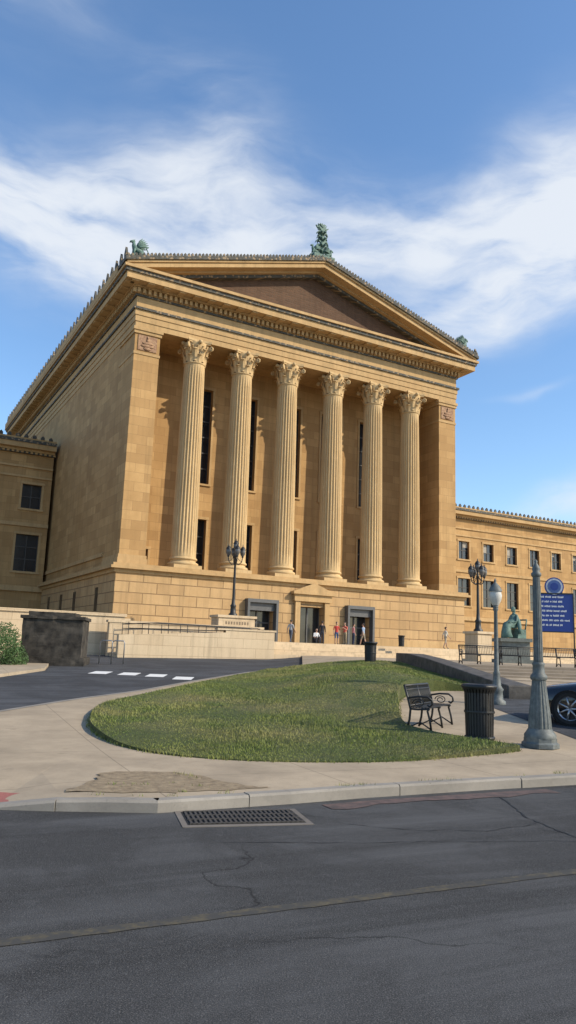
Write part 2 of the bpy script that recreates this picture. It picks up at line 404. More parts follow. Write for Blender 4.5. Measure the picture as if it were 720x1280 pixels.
for j in range(4): mb.box(-.58,.58,-.29+j*.187,-.27+j*.187,.008,.021)
mb.obj('grate_bars',[plain('cast_iron',(.05,.045,.04),.6,scale=20)],dr)
for cx,cy in [(-7.3,31.4),(-6.1,31.2),(-4.95,30.8),(-3.75,29.8)]:
    sheet('crosswalk_marking',[(cx-.36,cy-.8),(cx+.36,cy-.8),(cx+.30,cy+.8),(cx-.42,cy+.8)],.028,WHITE,step=1.0,skirt=0)

# ------------------------------------------------------------------ museum
W=31.85
MU=empty('museum_building',(-12.12,54.67,0),radians(29))
CX=W/2
def wall(mb,x0,x1,z0,z1,y,holes,rev=.4,mi=0,pane=1,fr=2,mull=(2,3)):
    xs=sorted(set([x0,x1]+[q for a in holes for q in a[:2]])); zs=sorted(set([z0,z1]+[q for a in holes for q in a[2:4]]))
    for i in range(len(xs)-1):
        for j in range(len(zs)-1):
            cx=(xs[i]+xs[i+1])/2; cz=(zs[j]+zs[j+1])/2
            if any(a[0]<cx<a[1] and a[2]<cz<a[3] for a in holes): continue
            mb.add([(xs[i],y,zs[j]),(xs[i+1],y,zs[j]),(xs[i+1],y,zs[j+1]),(xs[i],y,zs[j+1])],[(0,1,2,3)],mi)
    for a in holes:
        X0,X1,Z0,Z1=a[:4]; r=rev
        mb.add([(X0,y,Z0),(X1,y,Z0),(X1,y,Z1),(X0,y,Z1),(X0,y+r,Z0),(X1,y+r,Z0),(X1,y+r,Z1),(X0,y+r,Z1)],[(0,4,5,1),(1,5,6,2),(2,6,7,3),(3,7,4,0)],mi)
        mb.add([(X0,y+r,Z0),(X1,y+r,Z0),(X1,y+r,Z1),(X0,y+r,Z1)],[(0,1,2,3)],pane)
        nx_,nz_=(a[4],a[5]) if len(a)>4 else mull
        t=.05
        for k in range(nx_+1):
            xx=X0+(X1-X0)*k/nx_; mb.box(max(X0,xx-t),min(X1,xx+t),y+r-.08,y+r-.005,Z0,Z1,fr)
        for k in range(nz_+1):
            zz=Z0+(Z1-Z0)*k/nz_; mb.box(X0,X1,y+r-.07,y+r-.006,max(Z0,zz-t),min(Z1,zz+t),fr)
mb=MB()
mb.box(0,2,0,50,7.5,25.75); mb.box(W-2,W,0,50,7.5,25.75)
holes=[]
for c in (CX-8.7,CX-4.45,CX,CX+4.45,CX+8.7):
    holes+=[(c-1.12,c+1.12,15.2,23.4,2,6),(c-1.12,c+1.12,8.0,12.2,2,3)]
holes+=[(2.7,3.5,8.0,9.3,1,1)]
wall(mb,2,W-2,7.5,25.75,4.0,holes,.45)
mb.obj('portico_walls',[SAND,GLASS,FRAME],MU)
mb=MB()
for hx in holes:
    x0,x1,z0,z1=hx[:4]
    mb.box(x0-.18,x0,3.93,4.02,z0,z1); mb.box(x1,x1+.18,3.93,4.02,z0,z1); mb.box(x0-.22,x1+.22,3.9,4.03,z1,z1+.22); mb.box(x0-.22,x1+.22,3.88,4.04,z0-.16,z0)
for x0,x1 in ((0,2),(W-2,W)):
    mb.box(x0-.12,x1+.12,-.12,3.98,7.5,8.0); mb.box(x0-.07,x1+.07,-.07,3.9,8.0,8.25)
    mb.box(x0-.05,x1+.05,-.05,3.8,23.6,23.8); mb.box(x0-.1,x1+.1,-.1,3.8,25.25,25.5); mb.box(x0-.18,x1+.18,-.18,3.8,25.5,25.75)
    mb.box(x0+.25,x1-.25,-.06,.1,23.95,25.15,1)
    for k in range(5):
        mb.ell((x0+1,-.08,24.1+k*.22),(.3+.25*sin(k*1.3),.08,.13),1)
mb.box(-.13,0.01,4.1,50,8.4,8.7); mb.box(W-.01,W+.13,4.1,50,8.4,8.7)
mb.obj('antae_trim',[SANDTRIM,RELIEF],MU)
mb=MB()
dh=[(CX+o-1.15,CX+o+1.15,2.35,5.35,2,2) for o in (-4.6,4.6)]+[(CX-1.15,CX+1.15,2.35,5.3,2,1)]
wall(mb,-.35,W+.35,0,7.1,-.7,dh,.7,0,1,2)
mb.add([(-.35,-.7,0),(-.35,50,0),(-.35,50,7.1),(-.35,-.7,7.1)],[(0,1,2,3)],0)
mb.add([(W+.35,-.7,0),(W+.35,50,0),(W+.35,50,7.1),(W+.35,-.7,7.1)],[(0,1,2,3)],0)
for d0,d1 in ((3.5,4.3),(10.2,11.1),(15,15.9),(20,20.9)):
    mb.box(-.36,-.33,d0,d1,4.2,6.0,1)
mb.obj('podium',[SANDPOD,GLASS,BRONZE],MU)
mb=MB()
mb.box(-.8,W+.8,-1.1,50,7.12,7.32); mb.box(-.62,W+.62,-.95,50,7.32,7.52); mb.box(-.5,W+.5,-.82,50,6.85,7.12)
mb.box(-.5,CX-5.9,-.85,-.6,2.0,3.0); mb.box(CX+5.9,W+.5,-.85,-.6,2.0,3.0)
mb.box(-.5,-.36,-.6,50,1,3.6)
mb.box(CX-1.6,CX-1.15,-.95,-.66,2.35,5.7); mb.box(CX+1.15,CX+1.6,-.95,-.66,2.35,5.7); mb.box(CX-1.75,CX+1.75,-1.05,-.64,5.7,6.25)
mb.box(CX-1.95,CX+1.95,-1.25,-.62,6.25,6.45)
mb.extr([(CX-1.95,6.45),(CX+1.95,6.45),(CX,7.2)],-1.2,-.63)
mb.obj('podium_trim',[SANDTRIM],MU)
mb=MB()
for o in (-4.6,4.6):
    c=CX+o
    mb.box(c-1.35,c-1.15,-1.2,-.66,2.35,5.35); mb.box(c+1.15,c+1.35,-1.2,-.66,2.35,5.35); mb.box(c-1.35,c+1.35,-1.2,-.62,5.35,5.62); mb.box(c-1.15,c+1.15,-.9,-.75,4.75,5.35)
mb.obj('door_portals',[BRONZE],MU)
def column_mesh():
    mb=MB()
    mb.box(-1.12,1.12,-1.12,1.12,0,.28)
    mb.lathe([(1.12,.28),(1.18,.36),(1.17,.45),(1.08,.52),(.99,.55),(.96,.63),(1.0,.7),(1.06,.72),(1.08,.8),(1.03,.87),(.97,.9)],seg=40,cap=False)
    H0,H1=.9,16.1; fl=24; per=6; seg=fl*per; rings=14
    v=[];f=[]
    for j in range(rings+1):
        t=j/rings; z=H0+(H1-H0)*t; R=.97*(1-.15*t**1.6)
        dep=.09 if 0<j<rings else 0.0
        for i in range(seg):
            a=2*pi*i/seg; q=(i%per)/per; d=dep*max(0,sin(pi*((q-.12)/.76))) if .12<q<.88 else 0
            v.append(((R-d)*cos(a),(R-d)*sin(a),z))
    for j in range(rings):
        for i in range(seg):
            k=(i+1)%seg; f.append((j*seg+i,j*seg+k,(j+1)*seg+k,(j+1)*seg+i))
    mb.add(v,f,0,False)
    mb.lathe([(.83,16.1),(.9,16.15),(.9,16.22),(.8,16.26),(.8,17.0),(.88,17.5),(1.02,17.8),(1.0,17.85)],seg=32)
    def leaf(a,z0,hh,w,r0,out):
        vs_=[];n=7
        for i in range(n):
            t=i/(n-1); r=r0+out*(t**2.6)+.03; z=z0+hh*(t if t<.85 else .85-(t-.85)*.8)
            ww=w*(1-.25*t)*(1 if i%2 else .82) if t<.9 else w*.35
            for s_ in (-1,0,1):
                rr=r+(.05 if s_==0 else 0); an=a+s_*ww/rr
                vs_.append((rr*cos(an),rr*sin(an),z))
        f_=[]
        for i in range(n-1):
            for k in range(2): f_.append((i*3+k,i*3+k+1,(i+1)*3+k+1,(i+1)*3+k))
        mb.add(vs_,f_,0,False)
    for i in range(8): leaf(2*pi*i/8,16.22,.72,.27,.84,.3)
    for i in range(8): leaf(2*pi*(i+.5)/8,16.3,1.22,.25,.84,.36)
    for i in range(8):
        leaf(2*pi*i/8+.2,16.9,.75,.12,.86,.3); leaf(2*pi*i/8-.2,16.9,.75,.12,.86,.3)
    for q in range(4):
        a=pi/4+q*pi/2; d=Vector((cos(a),sin(a),0))
        pts=[];rs=[]
        for i in range(16):
            t=i/15
            if t<.45: u=t/.45; p=d*(.9+.42*u**1.5)+Vector((0,0,17.0+.62*u)); r=.07
            else:
                u=(t-.45)/.55; an=pi/2-u*2.2*pi; R=.2*(1-.65*u); p=d*(1.32-.0+R*cos(an))+Vector((0,0,17.44+R*sin(an))); r=.075
            pts.append(p); rs.append(r)
        mb.tube(pts,rs,6,0)
        mb.ell(d*1.32+Vector((0,0,17.42)),(.1,.1,.1),0,8,6)
    prof=[]
    for q in range(4):
        a0=pi/4+q*pi/2
        for i in range(8):
            t=i/8; 
            c0=Vector((cos(a0),sin(a0)))*1.62; c1=Vector((cos(a0+pi/2),sin(a0+pi/2)))*1.62
            p=c0.lerp(c1,t); mid=(c0+c1).normalized(); p=p-mid*.22*sin(pi*t); prof.append(p)
    n=len(prof)
    for z0,z1,s_ in ((17.78,17.9,.94),(17.9,18.08,1.0)):
        mb.add([(p.x*s_*.86,p.y*s_*.86,z0) for p in prof]+[(p.x*s_*.86,p.y*s_*.86,z1) for p in prof],[tuple(range(n))[::-1],tuple(range(n,2*n))]+[(i,(i+1)%n,n+(i+1)%n,n+i) for i in range(n)],0)
    for q in range(4):
        a=q*pi/2; mb.ell((cos(a)*1.05,sin(a)*1.05,17.85),(.17,.17,.17),0,8,6)
    return mb
c0=None
for i,o_ in enumerate((-10.8,-6.6,-2.3,2.3,6.6,10.8)):
    if c0 is None: ob=column_mesh().obj('column',[SANDCOL],MU,(CX+o_,.45,7.52)); ob.scale=(1,1,1.008); c0=ob
    else:
        ob=bpy.data.objects.new('column',c0.data); col.objects.link(ob); ob.parent=MU; ob.location=(CX+o_,.45,7.52); ob.scale=(1,1,1.008); ob.rotation_euler[2]=pi/2*i
mb=MB()
lay=[(25.75,26.2,.05,0),(26.2,26.68,.11,0),(26.68,27.12,.17,0),(27.12,27.3,.3,1),(27.3,28.2,.08,0),(28.2,28.36,.2,1),(28.36,28.76,.24,0),(28.76,28.92,.6,0),(28.92,29.42,1.35,0),(29.42,29.68,1.48,1),(29.68,29.9,1.62,0)]
for z0,z1,p,mi in lay: mb.box(-p,W+p,-p,50+p,z0,z1,mi)
mb.obj('entablature',[SANDTRIM,ORN],MU)
mb=MB()
n=int(W/.42)
for i in range(n+1):
    x=-.2+i*(W+.4-.22)/n; mb.box(x,x+.22,-.5,-.23,28.38,28.74)
for i in range(int(50/.42)):
    y=-.4+i*.42; mb.box(-.5,-.23,y,y+.22,28.38,28.74)
for i in range(27):
    x=-.9+i*(W+1.6)/26.5; mb.box(x,x+.55,-1.25,-.62,28.83,28.915)
for i in range(40):
    y=-.9+i*1.25; mb.box(-1.25,-.62,y,y+.55,28.83,28.915)
mb.obj('dentils',[SANDTRIM],MU)
E=1.62; sl=.291
def T(s): return 30.42+sl*(s+E)
def chev(mb,p,o0,o1,y0,y1,mi):
    L=-p; R=W+p
    mb.extr([(L,T(L)-o1),(CX,T(CX)-o1),(CX,T(CX)-o0),(L,T(L)-o0)],y0,y1,mi)
    mb.extr([(CX,T(CX)-o1),(R,T(L)-o1),(R,T(L)-o0),(CX,T(CX)-o0)],y0,y1,mi)
mb=MB()
chev(mb,E,0,.3,-E,.4,1); chev(mb,1.45,.3,.48,-1.48,.4,0); chev(mb,1.35,.48,.85,-1.35,.4,0); chev(mb,.6,.85,1.02,-.6,.35,0); chev(mb,.3,1.02,1.3,-.26,.33,1)
mb.obj('raking_cornice',[SANDTRIM,ORN],MU)
mb=MB()
mb.extr([(.3,29.9),(W-.3,29.9),(CX,T(CX)-1.25)],.25,.6,0)
mb.obj('tympanum',[BRICKT],MU)
mb=MB()
mb.extr([(-E+.02,T(-E)-.28),(CX,T(CX)-.28),(CX,T(CX)-.03),(-E+.02,T(-E)-.03)],.41,51.5,0)
mb.extr([(CX,T(CX)-.28),(W+E-.02,T(-E)-.28),(W+E-.02,T(-E)-.03),(CX,T(CX)-.03)],.41,51.5,0)
mb.extr([(-1.3,29.91),(W+1.3,29.91),(CX,T(CX)-.4)],.7,51,1)
mb.obj('roof',[ROOFM,SANDTRIM],MU)
mb=MB()
for sx in (-E,W+E):
    s_=1 if sx<0 else -1
    mb.box(min(sx,sx+.12*s_)-.02,max(sx,sx+.12*s_)+.02,.45,51.4,29.92,30.5,1)
    y=-1.2
    while y<51:
        x=sx+.1*s_
        mb.extrx([(y-.2,30.42),(y+.2,30.42),(y+.27,30.75),(y+.12,31.05),(y,31.3),(y-.12,31.05),(y-.27,30.75)],x-.08,x+.08,0)
        y+=1.22
for side_ in (0,1):
    for i in range(58):
        s_=-E+.2+i*(CX+E-.6)/57; x=s_ if side_==0 else W-s_
        z=T(s_); mb.extr([(x-.09,z-.02),(x+.09,z-.02),(x+.11,z+.12),(x,z+.24),(x-.11,z+.12)],-E+.02,-E+.12,0)
mb.obj('antefixes',[ORN,SANDTRIM],MU)

def petal(mb,c,ang,L,w,y,th=.07,mi=0,curl=.0):
    pts=[];n=7
    for i in range(n):
        t=i/(n-1); r=w*sin(pi*min(1,t*.92+.08))**.8; a=ang+curl*t*t
        cx=c[0]+L*t*sin(a); cz=c[2]+L*t*cos(a)
        pts.append((cx,cz,r,a))
    poly=[(x-r*cos(a),z+r*sin(a)) for x,z,r,a in pts]+[(x+r*cos(a),z-r*sin(a)) for x,z,r,a in pts[::-1]]
    mb.extr(poly,y-th,y+th,mi)
def griffin(mb,ox,oy,oz,s,dirx):
    def P(x,y,z): return (ox+dirx*x*s,oy+y*s,oz+z*s)
    mb.tube([P(-.75,0,.45),P(-.45,0,.62),P(0,0,.78),P(.35,0,.98),P(.5,0,1.3),P(.52,0,1.6)],[.2*s,.34*s,.33*s,.34*s,.22*s,.16*s],10)
    mb.tube([P(.42,0,1.62),P(.62,0,1.74),P(.85,0,1.66),P(.98,0,1.5)],[.15*s,.2*s,.12*s,.03*s],8)
    for q in (-.07,.07): mb.tube([P(.5,q,1.8),P(.42,q,2.02)],[.07*s,.01*s],6)
    for q in (-.2,.2):
        mb.tube([P(.4,q,.85),P(.48,q,.5),P(.4,q,.15),P(.62,q,.05)],[.16*s,.11*s,.08*s,.09*s],7)
        mb.tube([P(-.55,q,.6),P(-.15,q*1.4,.35),P(-.5,q*1.3,.2),P(-.2,q*1.3,.05)],[.27*s,.2*s,.1*s,.1*s],7)
        for k in range(6):
            a=.25+.22*k; mb.tube([P(.15,q*1.2,1.0),P(.1-.55*sin(a),q*1.5,1.0+.6*cos(a)+.15),P(-.05-1.05*sin(a),q*1.6,1.15+1.05*cos(a))],[.1*s,.13*s,.03*s],6)
    mb.tube([P(-.75,0,.45),P(-1.05,0,.6),P(-1.1,0,1.0),P(-.9,0,1.3),P(-1.05,0,1.5)],[.08*s,.06*s,.06*s,.06*s,.1*s],6)
    mb.box(ox-1.0*s,ox+1.0*s,oy-.4*s,oy+.4*s,oz-.35*s,oz)
A=MB(); griffin(A,-.45,-.6,31.0,.72,-1); griffin(A,W+.45,-.6,31.0,.72,1)
z0=T(CX)
A.box(CX-1.05,CX+1.05,-1.3,-.1,z0-.1,z0+.35); 
A.tube([(CX,-.7,z0+.3),(CX,-.7,z0+3.0)],[.26,.1],8)
for k in range(6):
    zz=z0+1.0+k*.42; L=(.72,.62,.7,.55,.6,.45)[k]
    for sg in (-1,1):
        petal(A,(CX,0,zz),sg*1.0,L,.12,-.7,.1,0,sg*.9)
        petal(A,(CX,0,zz+.15),sg*.45,L*.9,.1,-.78,.08,0,sg*.5)
for a in (-.9,-.55,-.25,0,.25,.55,.9): petal(A,(CX,0,z0+2.8),a,.85,.09,-.72,.07)
for k in range(4):
    for q in range(6):
        a=q*pi/3+k; A.tube([(CX,-.7,z0+.6+k*.6),(CX+.35*cos(a),-.7+.35*sin(a),z0+.95+k*.6),(CX+.55*cos(a)*(1-.12*k),-.7+.55*sin(a),z0+.8+k*.6)],[.1,.1,.05],6)
for sg in (-1,1): griffin(A,CX+sg*.68,-.75,z0+.35,.52,sg)
A.obj('acroteria',[COPPER],MU)

def wing(name,s0,s1,wx):
    mb=MB(); H0=[]
    for c in wx: H0+=[(c-.95,c+.95,14.8,17.25,2,2),(c-1.1,c+1.1,8.55,12.2,2,3)]
    wall(mb,s0,s1,0,20.3,24.0,H0,.35)
    mb.add([(s0,24,0),(s0,60,0),(s0,60,20.3),(s0,24,20.3),(s1,24,0),(s1,60,0),(s1,60,20.3),(s1,24,20.3)],[(0,1,2,3),(4,5,6,7)],0)
    mb.obj(name+'_walls',[SAND,GLASS,FRAME],MU)
    mb=MB()
    for c in wx:
        for x0,x1,z0,z1 in ((c-.95,c+.95,14.8,17.25),(c-1.1,c+1.1,8.55,12.2)):
            mb.box(x0-.2,x0,23.94,24.02,z0,z1); mb.box(x1,x1+.2,23.94,24.02,z0,z1); mb.box(x0-.25,x1+.25,23.9,24.03,z1,z1+.25); mb.box(x0-.28,x1+.28,23.86,24.04,z0-.2,z0)
    for z0,z1,p,mi in ((6.6,7.1,.25,0),(13.0,13.35,.15,0),(17.9,18.1,.12,0),(18.9,19.1,.14,0),(20.3,20.5,.3,1),(20.5,20.75,.45,0),(20.75,21.25,.95,0),(21.25,21.55,1.05,1),(21.55,21.75,.9,0)):
        mb.box(s0,s1,24-p,61,z0,z1,mi)
    x=s0+.2
    while x<s1:
        mb.extr([(x-.18,21.75),(x+.18,21.75),(x+.2,21.95),(x,22.15),(x-.2,21.95)],23.05,23.2,1); x+=.8
    x=s0+.2
    while x<s1: mb.box(x,x+.22,23.62,23.8,20.32,20.5,0); x+=.45
    mb.obj(name+'_cornice',[SANDTRIM,ORN],MU)
wing('left_range',-70,-.36,[-2.1-.1-4.45*k for k in range(12)])
wing('right_range',W+.36,125,[54.6+4.45*k for k in range(-3,15)])
mb=MB()
random.seed(11)
for k in range(-3,15):
    c=54.6+4.45*k
    if random.random()<.6:
        d=random.uniform(.5,1.4); mb.box(c-.9,c-.05,24.30,24.335,17.2-d,17.2)
    if random.random()<.4:
        d=random.uniform(.5,1.4); mb.box(c+.05,c+.9,24.30,24.335,17.2-d,17.2)
mb.obj('window_blinds',[plain('blind_fabric',(.32,.29,.24),.8,bmp=0)],MU)

# ------------------------------------------------------------------ plaza, steps, low walls
def local_obj(name): return empty(name,(-12.12,54.67,0),radians(29))
PL=local_obj('plaza')
mb=MB(); mb.box(-.3,130,-7.0,-.72,.5,2.35); mb.box(W+.4,130,-.72,23.9,.5,2.351)
mb.obj('slab',[PLAZAM],PL)
ST=local_obj('entrance_steps'); mb=MB()
for i in range(6):
    mb.box(8.0,60,-9.1+i*.35,-7.005,.6+i*.001,1.5+.165*i)
mb.obj('treads',[SANDWALLLOW],ST)
LW=local_obj('ramp_wall'); mb=MB()
mb.extr([(-2.4,.8),(8,.8),(8,2.9),(4.5,2.9),(4.5,2.75),(-2.4,2.35)],-9.35,-8.95,0)
mb.box(3.9,8.1,-9.4,-8.9,2.9,3.02,0)
mb.box(-2.5,8,-7.6,-7.2,.8,3.1,0); mb.box(-2.6,8.1,-7.65,-7.15,3.1,3.24,0)
mb.extr([(-2.4,.8),(8,.8),(8,2.35),(-2.4,1.3)],-8.9,-7.65,0)
mb.obj('walls',[SANDWALLLOW],LW)
mb=MB()
for yy in (-9.2,-8.0):
    mb.tube([(-1.8,yy,3.0),(0,yy,3.15),(6.8,yy,3.1),(7.2,yy,2.95)],.03,6); mb.tube([(-1.8,yy,2.75),(6.8,yy,2.9)],.025,6)
    for k in range(8): mb.tube([(-1.8+k*1.25,yy,2.2),(-1.8+k*1.25,yy,3.1)],.022,6)
mb.obj('handrail',[IRON],LW)
TW=local_obj('terrace_wall'); mb=MB()
mb.box(-14,-1.2,-6.4,-5.9,.6,3.5); mb.box(-14.1,-1.1,-6.5,-5.8,3.5,3.68); mb.box(-1.195,-.8,-6.39,-.9,.6,3.4)
mb.box(-.79,3.0,-5.2,-4.8,.6,3.3); mb.obj('walls',[SANDWALLLOW],TW)
for (x,y) in ((-9.0,38),(-8.45,38.2)):
    mb=MB(); z=h(x,y); mb.tube([(0,0,0),(0,0,1.05),(.1,0,1.15),(.55,0,1.15),(.6,0,1.05),(.6,0,0)],.03,8); mb.obj('handrail_post',[STEEL],None,(x,y,z))
GP=empty('granite_pier',(-10.45,34.9,h(-10,35)),radians(8)); mb=MB()
mb.box(-1.48,1.45,0,2.6,-.1,.4); mb.box(-1.38,1.3,.08,2.5,.4,2.1); mb.box(-1.48,1.38,.0,2.55,2.1,2.24); mb.box(-1.15,.9,.2,2.3,2.24,2.42)
bmx=mb.obj('stone',[plain('weathered_granite',(.030,.027,.025),.85,var=.5,scale=1.6,bmp=1,c2=(.085,.075,.062),spec=.2)],GP)
sb=bmx.modifiers.new('s','SUBSURF'); sb.subdivision_type='SIMPLE'; sb.levels=sb.render_levels=4
tx_=bpy.data.textures.new('rock','CLOUDS'); tx_.noise_scale=.4
dm=bmx.modifiers.new('d','DISPLACE'); dm.texture=tx_; dm.strength=.10; dm.mid_level=.5
BU=empty('bush',(-12.5,33.2,h(-12,33)))
vs=[];fs=[]
blobs=[(0,0,.8,1.0),(.6,-.2,.6,.8),(-.9,.2,1.0,1.1),(.2,.6,1.1,.8),(-1.9,0,.9,1.1),(.95,.2,.35,.55),(-.3,-.3,1.45,.55),(-1.3,.2,1.6,.6)]
for _ in range(14000):
    b_=random.choice(blobs); d=Vector((random.gauss(0,1),random.gauss(0,1),random.gauss(0,1))).normalized()*b_[3]*random.uniform(.65,1.06)
    c=Vector(b_[:3])+d
    if c.z<0.02: continue
    a=Vector((random.gauss(0,1),random.gauss(0,1),random.gauss(0,1))).normalized(); e=a.orthogonal().normalized(); r=random.uniform(.03,.06)
    i=len(vs); vs+= [c-e*r,c+a*r*.5,c+e*r,c-a*r*.5]; fs.append((i,i+1,i+2,i+3))
me=bpy.data.meshes.new('foliage'); me.from_pydata([tuple(v) for v in vs],[],fs); me.materials.append(LEAF)
o=bpy.data.objects.new('foliage',me); col.objects.link(o); o.parent=BU
mb=MB()
for b_ in blobs: mb.tube([(b_[0]*.3,b_[1]*.3,-.1),(b_[0]*.7,b_[1]*.7,b_[2]*.5),(b_[0],b_[1],b_[2]+.2)],[.05,.03,.012],6)
mb.obj('stems',[plain('bark',(.08,.06,.04),.9)],BU)

UT=empty('stone_steps',(0,0,0)); mb=MB()
n=8
for i in range(n):
    y0=24.2+i*1.5; z=.50+(1.40-.50)*(i+1)/n
    mb.box(7.2 if i<5 else 6.9,40,y0,37.0,.2+i*.001,z)
mb.obj('treads',[STEPM],UT)
sheet('terrace_paving',[(6.2,36.9),(60,36.9),(60,75),(3.2,62),(3.2,46)],0,PLAZAM,step=0,skirt=.8,flat=1.405)
CK=empty('granite_cheek_wall'); mb=MB()
def prism(mb,pts,w,zb,mi=0):
    v=[];n=len(pts)
    for i,p in enumerate(pts):
        a=Vector(pts[max(i-1,0)][:2]);b_=Vector(pts[min(i+1,n-1)][:2]);t=(b_-a).normalized();nn=Vector((-t.y,t.x))*w
        v+= [(p[0]+nn.x,p[1]+nn.y,zb),(p[0]+nn.x,p[1]+nn.y,p[2]),(p[0]-nn.x,p[1]-nn.y,p[2]),(p[0]-nn.x,p[1]-nn.y,zb)]
    f=[(0,1,2,3),(4*n-1,4*n-2,4*n-3,4*n-4)]
    for i in range(n-1):
        for k in range(4): f.append((4*i+k,4*i+(k+1)%4,4*i+4+(k+1)%4,4*i+4+k))
    mb.add(v,f,mi)
prism(mb,[(6.75,22.0,.98),(6.62,23.5,1.08),(6.15,31,1.62),(5.95,34.5,1.80),(5.85,37.5,1.82)],.38,0)
prism(mb,[(6.76,21.8,.45),(6.6,23.6,.5)],.48,0)
o=mb.obj('stone',[GRANITE],CK); bv=o.modifiers.new('b','BEVEL'); bv.width=.04; bv.segments=2
sheet('parking_pavement',[(5.6,14.6),(30,25.0),(30,32),(9.2,23.9),(5.2,21.6)],.128,ASPH2,step=1.0,skirt=0)

# ------------------------------------------------------------------ street furniture
def bench(name,loc,rz,sc=1):
    e=empty(name,loc,rz); e.scale=(sc,)*3
    L=1.75; mb=MB()
    for x in (-L/2,0,L/2):
        mb.tube([(x,-.28,0),(x,-.25,.2),(x,-.2,.38),(x,-.24,.43)],.022,6)
        mb.tube([(x,.22,0),(x,.17,.2),(x,.15,.4),(x,.2,.6),(x,.28,.86)],.024,6)
        mb.tube([(x,-.24,.42),(x,0,.405),(x,.16,.41)],.022,6)
        mb.tube([(x,-.27,.03),(x,-.05,.16),(x,.21,.03)],.016,6)
    for x in (-L/2,L/2):
        pts=[(x,.2,.62),(x,.0,.66),(x,-.2,.66),(x,-.29,.6),(x,-.3,.52),(x,-.25,.47),(x,-.2,.5)]
        mb.tube(pts,.022,6)
        pts=[(x,-.02+.13*cos(a)*(1-a/14),.53+.09*sin(a)*(1-a/14)) for a in [i*.5 for i in range(20)]]
        mb.tube(pts,.011,5)
    mb.obj('frame',[IRON],e)
    mb=MB()
    for k in range(7):
        y=-.24+k*.062; mb.box(-L/2,L/2,y,y+.04,.43,.45)
    mb.obj('seat',[IRON],e)
    mb=MB()
    for k in range(22):
        x=-L/2+.04+k*(L-.08)/21; mb.tube([(x,.165,.47),(x,.2,.62),(x,.265,.84)],.011,5)
    mb.tube([(-L/2,.28,.86),(L/2,.28,.86)],.028,6); mb.tube([(-L/2,.165,.47),(L/2,.165,.47)],.02,6); mb.tube([(-L/2,.245,.78),(L/2,.245,.78)],.014,6)
    mb.obj('backrest',[IRON],e)
bench('park_bench',(2.98,15.75,hs(3.0,15.7)+.03),atan2(1.55,.75),.95)
def trash(loc,sc=1):
    e=empty('trash_can',loc); e.scale=(sc,)*3
    mb=MB()
    for i in range(30):
        a=2*pi*i/30; c,s_=cos(a),sin(a); w=.02
        pts=[(.25,.05),(.262,.5),(.27,.84),(.31,.93)]
        for (r0,z0),(r1,z1) in zip(pts[:-1],pts[1:]):
            v=[(r0*c-s_*w,r0*s_+c*w,z0),(r0*c+s_*w,r0*s_-c*w,z0),(r1*c+s_*w,r1*s_-c*w,z1),(r1*c-s_*w,r1*s_+c*w,z1)]
            v2=[(p[0]*.97,p[1]*.97,p[2]) for p in v]
            mb.add(v+v2,[(0,1,2,3),(7,6,5,4),(0,4,5,1),(1,5,6,2),(2,6,7,3),(3,7,4,0)])
    mb.obj('slats',[IRON],e)
    mb=MB(); mb.lathe([(.2,0),(.27,.01),(.28,.05),(.262,.07),(.2,.07)],seg=28)
    mb.lathe([(.3,.91),(.325,.94),(.325,.975),(.3,.99),(.26,1.0),(.19,1.0),(.18,.96)],seg=28,cap=False)
    mb.lathe([(.275,.48),(.28,.5),(.275,.52)],seg=28,cap=False)
    mb.obj('rings',[IRON],e)
    mb=MB(); mb.lathe([(.22,.08),(.235,.95),(.2,.95),(.19,.3)],seg=24); mb.obj('liner',[plain('liner_black',(.012,.012,.012),.5,bmp=0)],e)
trash((3.66,14.45,hs(3.66,14.45)),1.0); trash((4.1,36.3,h(4.1,36.3)+.12),1.03); trash((8.6,56.2,2.35),.8)

LP=empty('street_lamp_post',(4.56,13.8,hs(4.56,13.8))); mb=MB()
mb.lathe([(.32,0),(.32,.07),(.28,.1),(.28,.16)],seg=8,sm=False,rot=pi/8)
mb.lathe([(.27,.16),(.275,.21),(.24,.26),(.2,.32)],seg=24,cap=False)
seg=48
def fluted(mb,prof,md,dp):
    v=[];f=[]
    for r,z in prof:
        for i in range(seg): a=2*pi*i/seg; rr=r*(1-dp*(i%md==0)); v.append((rr*cos(a),rr*sin(a),z))
    for j in range(len(prof)-1):
        for i in range(seg): k=(i+1)%seg; f.append((j*seg+i,j*seg+k,(j+1)*seg+k,(j+1)*seg+i))
    mb.add(v,f,0,False)
fluted(mb,[(.2,.32),(.195,.42),(.18,.6),(.15,.85),(.128,1.05),(.118,1.15)],3,.07)
mb.lathe([(.135,1.15),(.15,1.19),(.14,1.23),(.105,1.27),(.1,1.4),(.115,1.43),(.095,1.46)],seg=24,cap=False)
fluted(mb,[(.085,1.46),(.08,2.0),(.072,2.6),(.064,2.98)],4,.12)
mb.lathe([(.066,2.98),(.09,3.01),(.09,3.05),(.06,3.08),(.075,3.13),(.055,3.18),(.02,3.24),(.03,3.27),(.0,3.31)],seg=20,cap=False)
mb.obj('post',[POSTM],LP)
def lantern(mb,x,y,z,s,mi0=0,mi1=1):
    mb.lathe([(.06*s,z),(.09*s,z+.05*s),(.07*s,z+.1*s)],x,y,12,mi0)
    mb.lathe([(.09*s,z+.1*s),(.17*s,z+.25*s),(.19*s,z+.4*s),(.16*s,z+.52*s)],x,y,16,mi1,cap=False)
    mb.lathe([(.2*s,z+.52*s),(.19*s,z+.56*s),(.13*s,z+.68*s),(.05*s,z+.76*s),(.03*s,z+.8*s),(.04*s,z+.84*s),(.005*s,z+.92*s)],x,y,16,mi0)
L2=empty('street_lamp',(5.66,20.5,hs(5.66,20.5))); L2.scale=(.95,.95,.95); mb=MB()
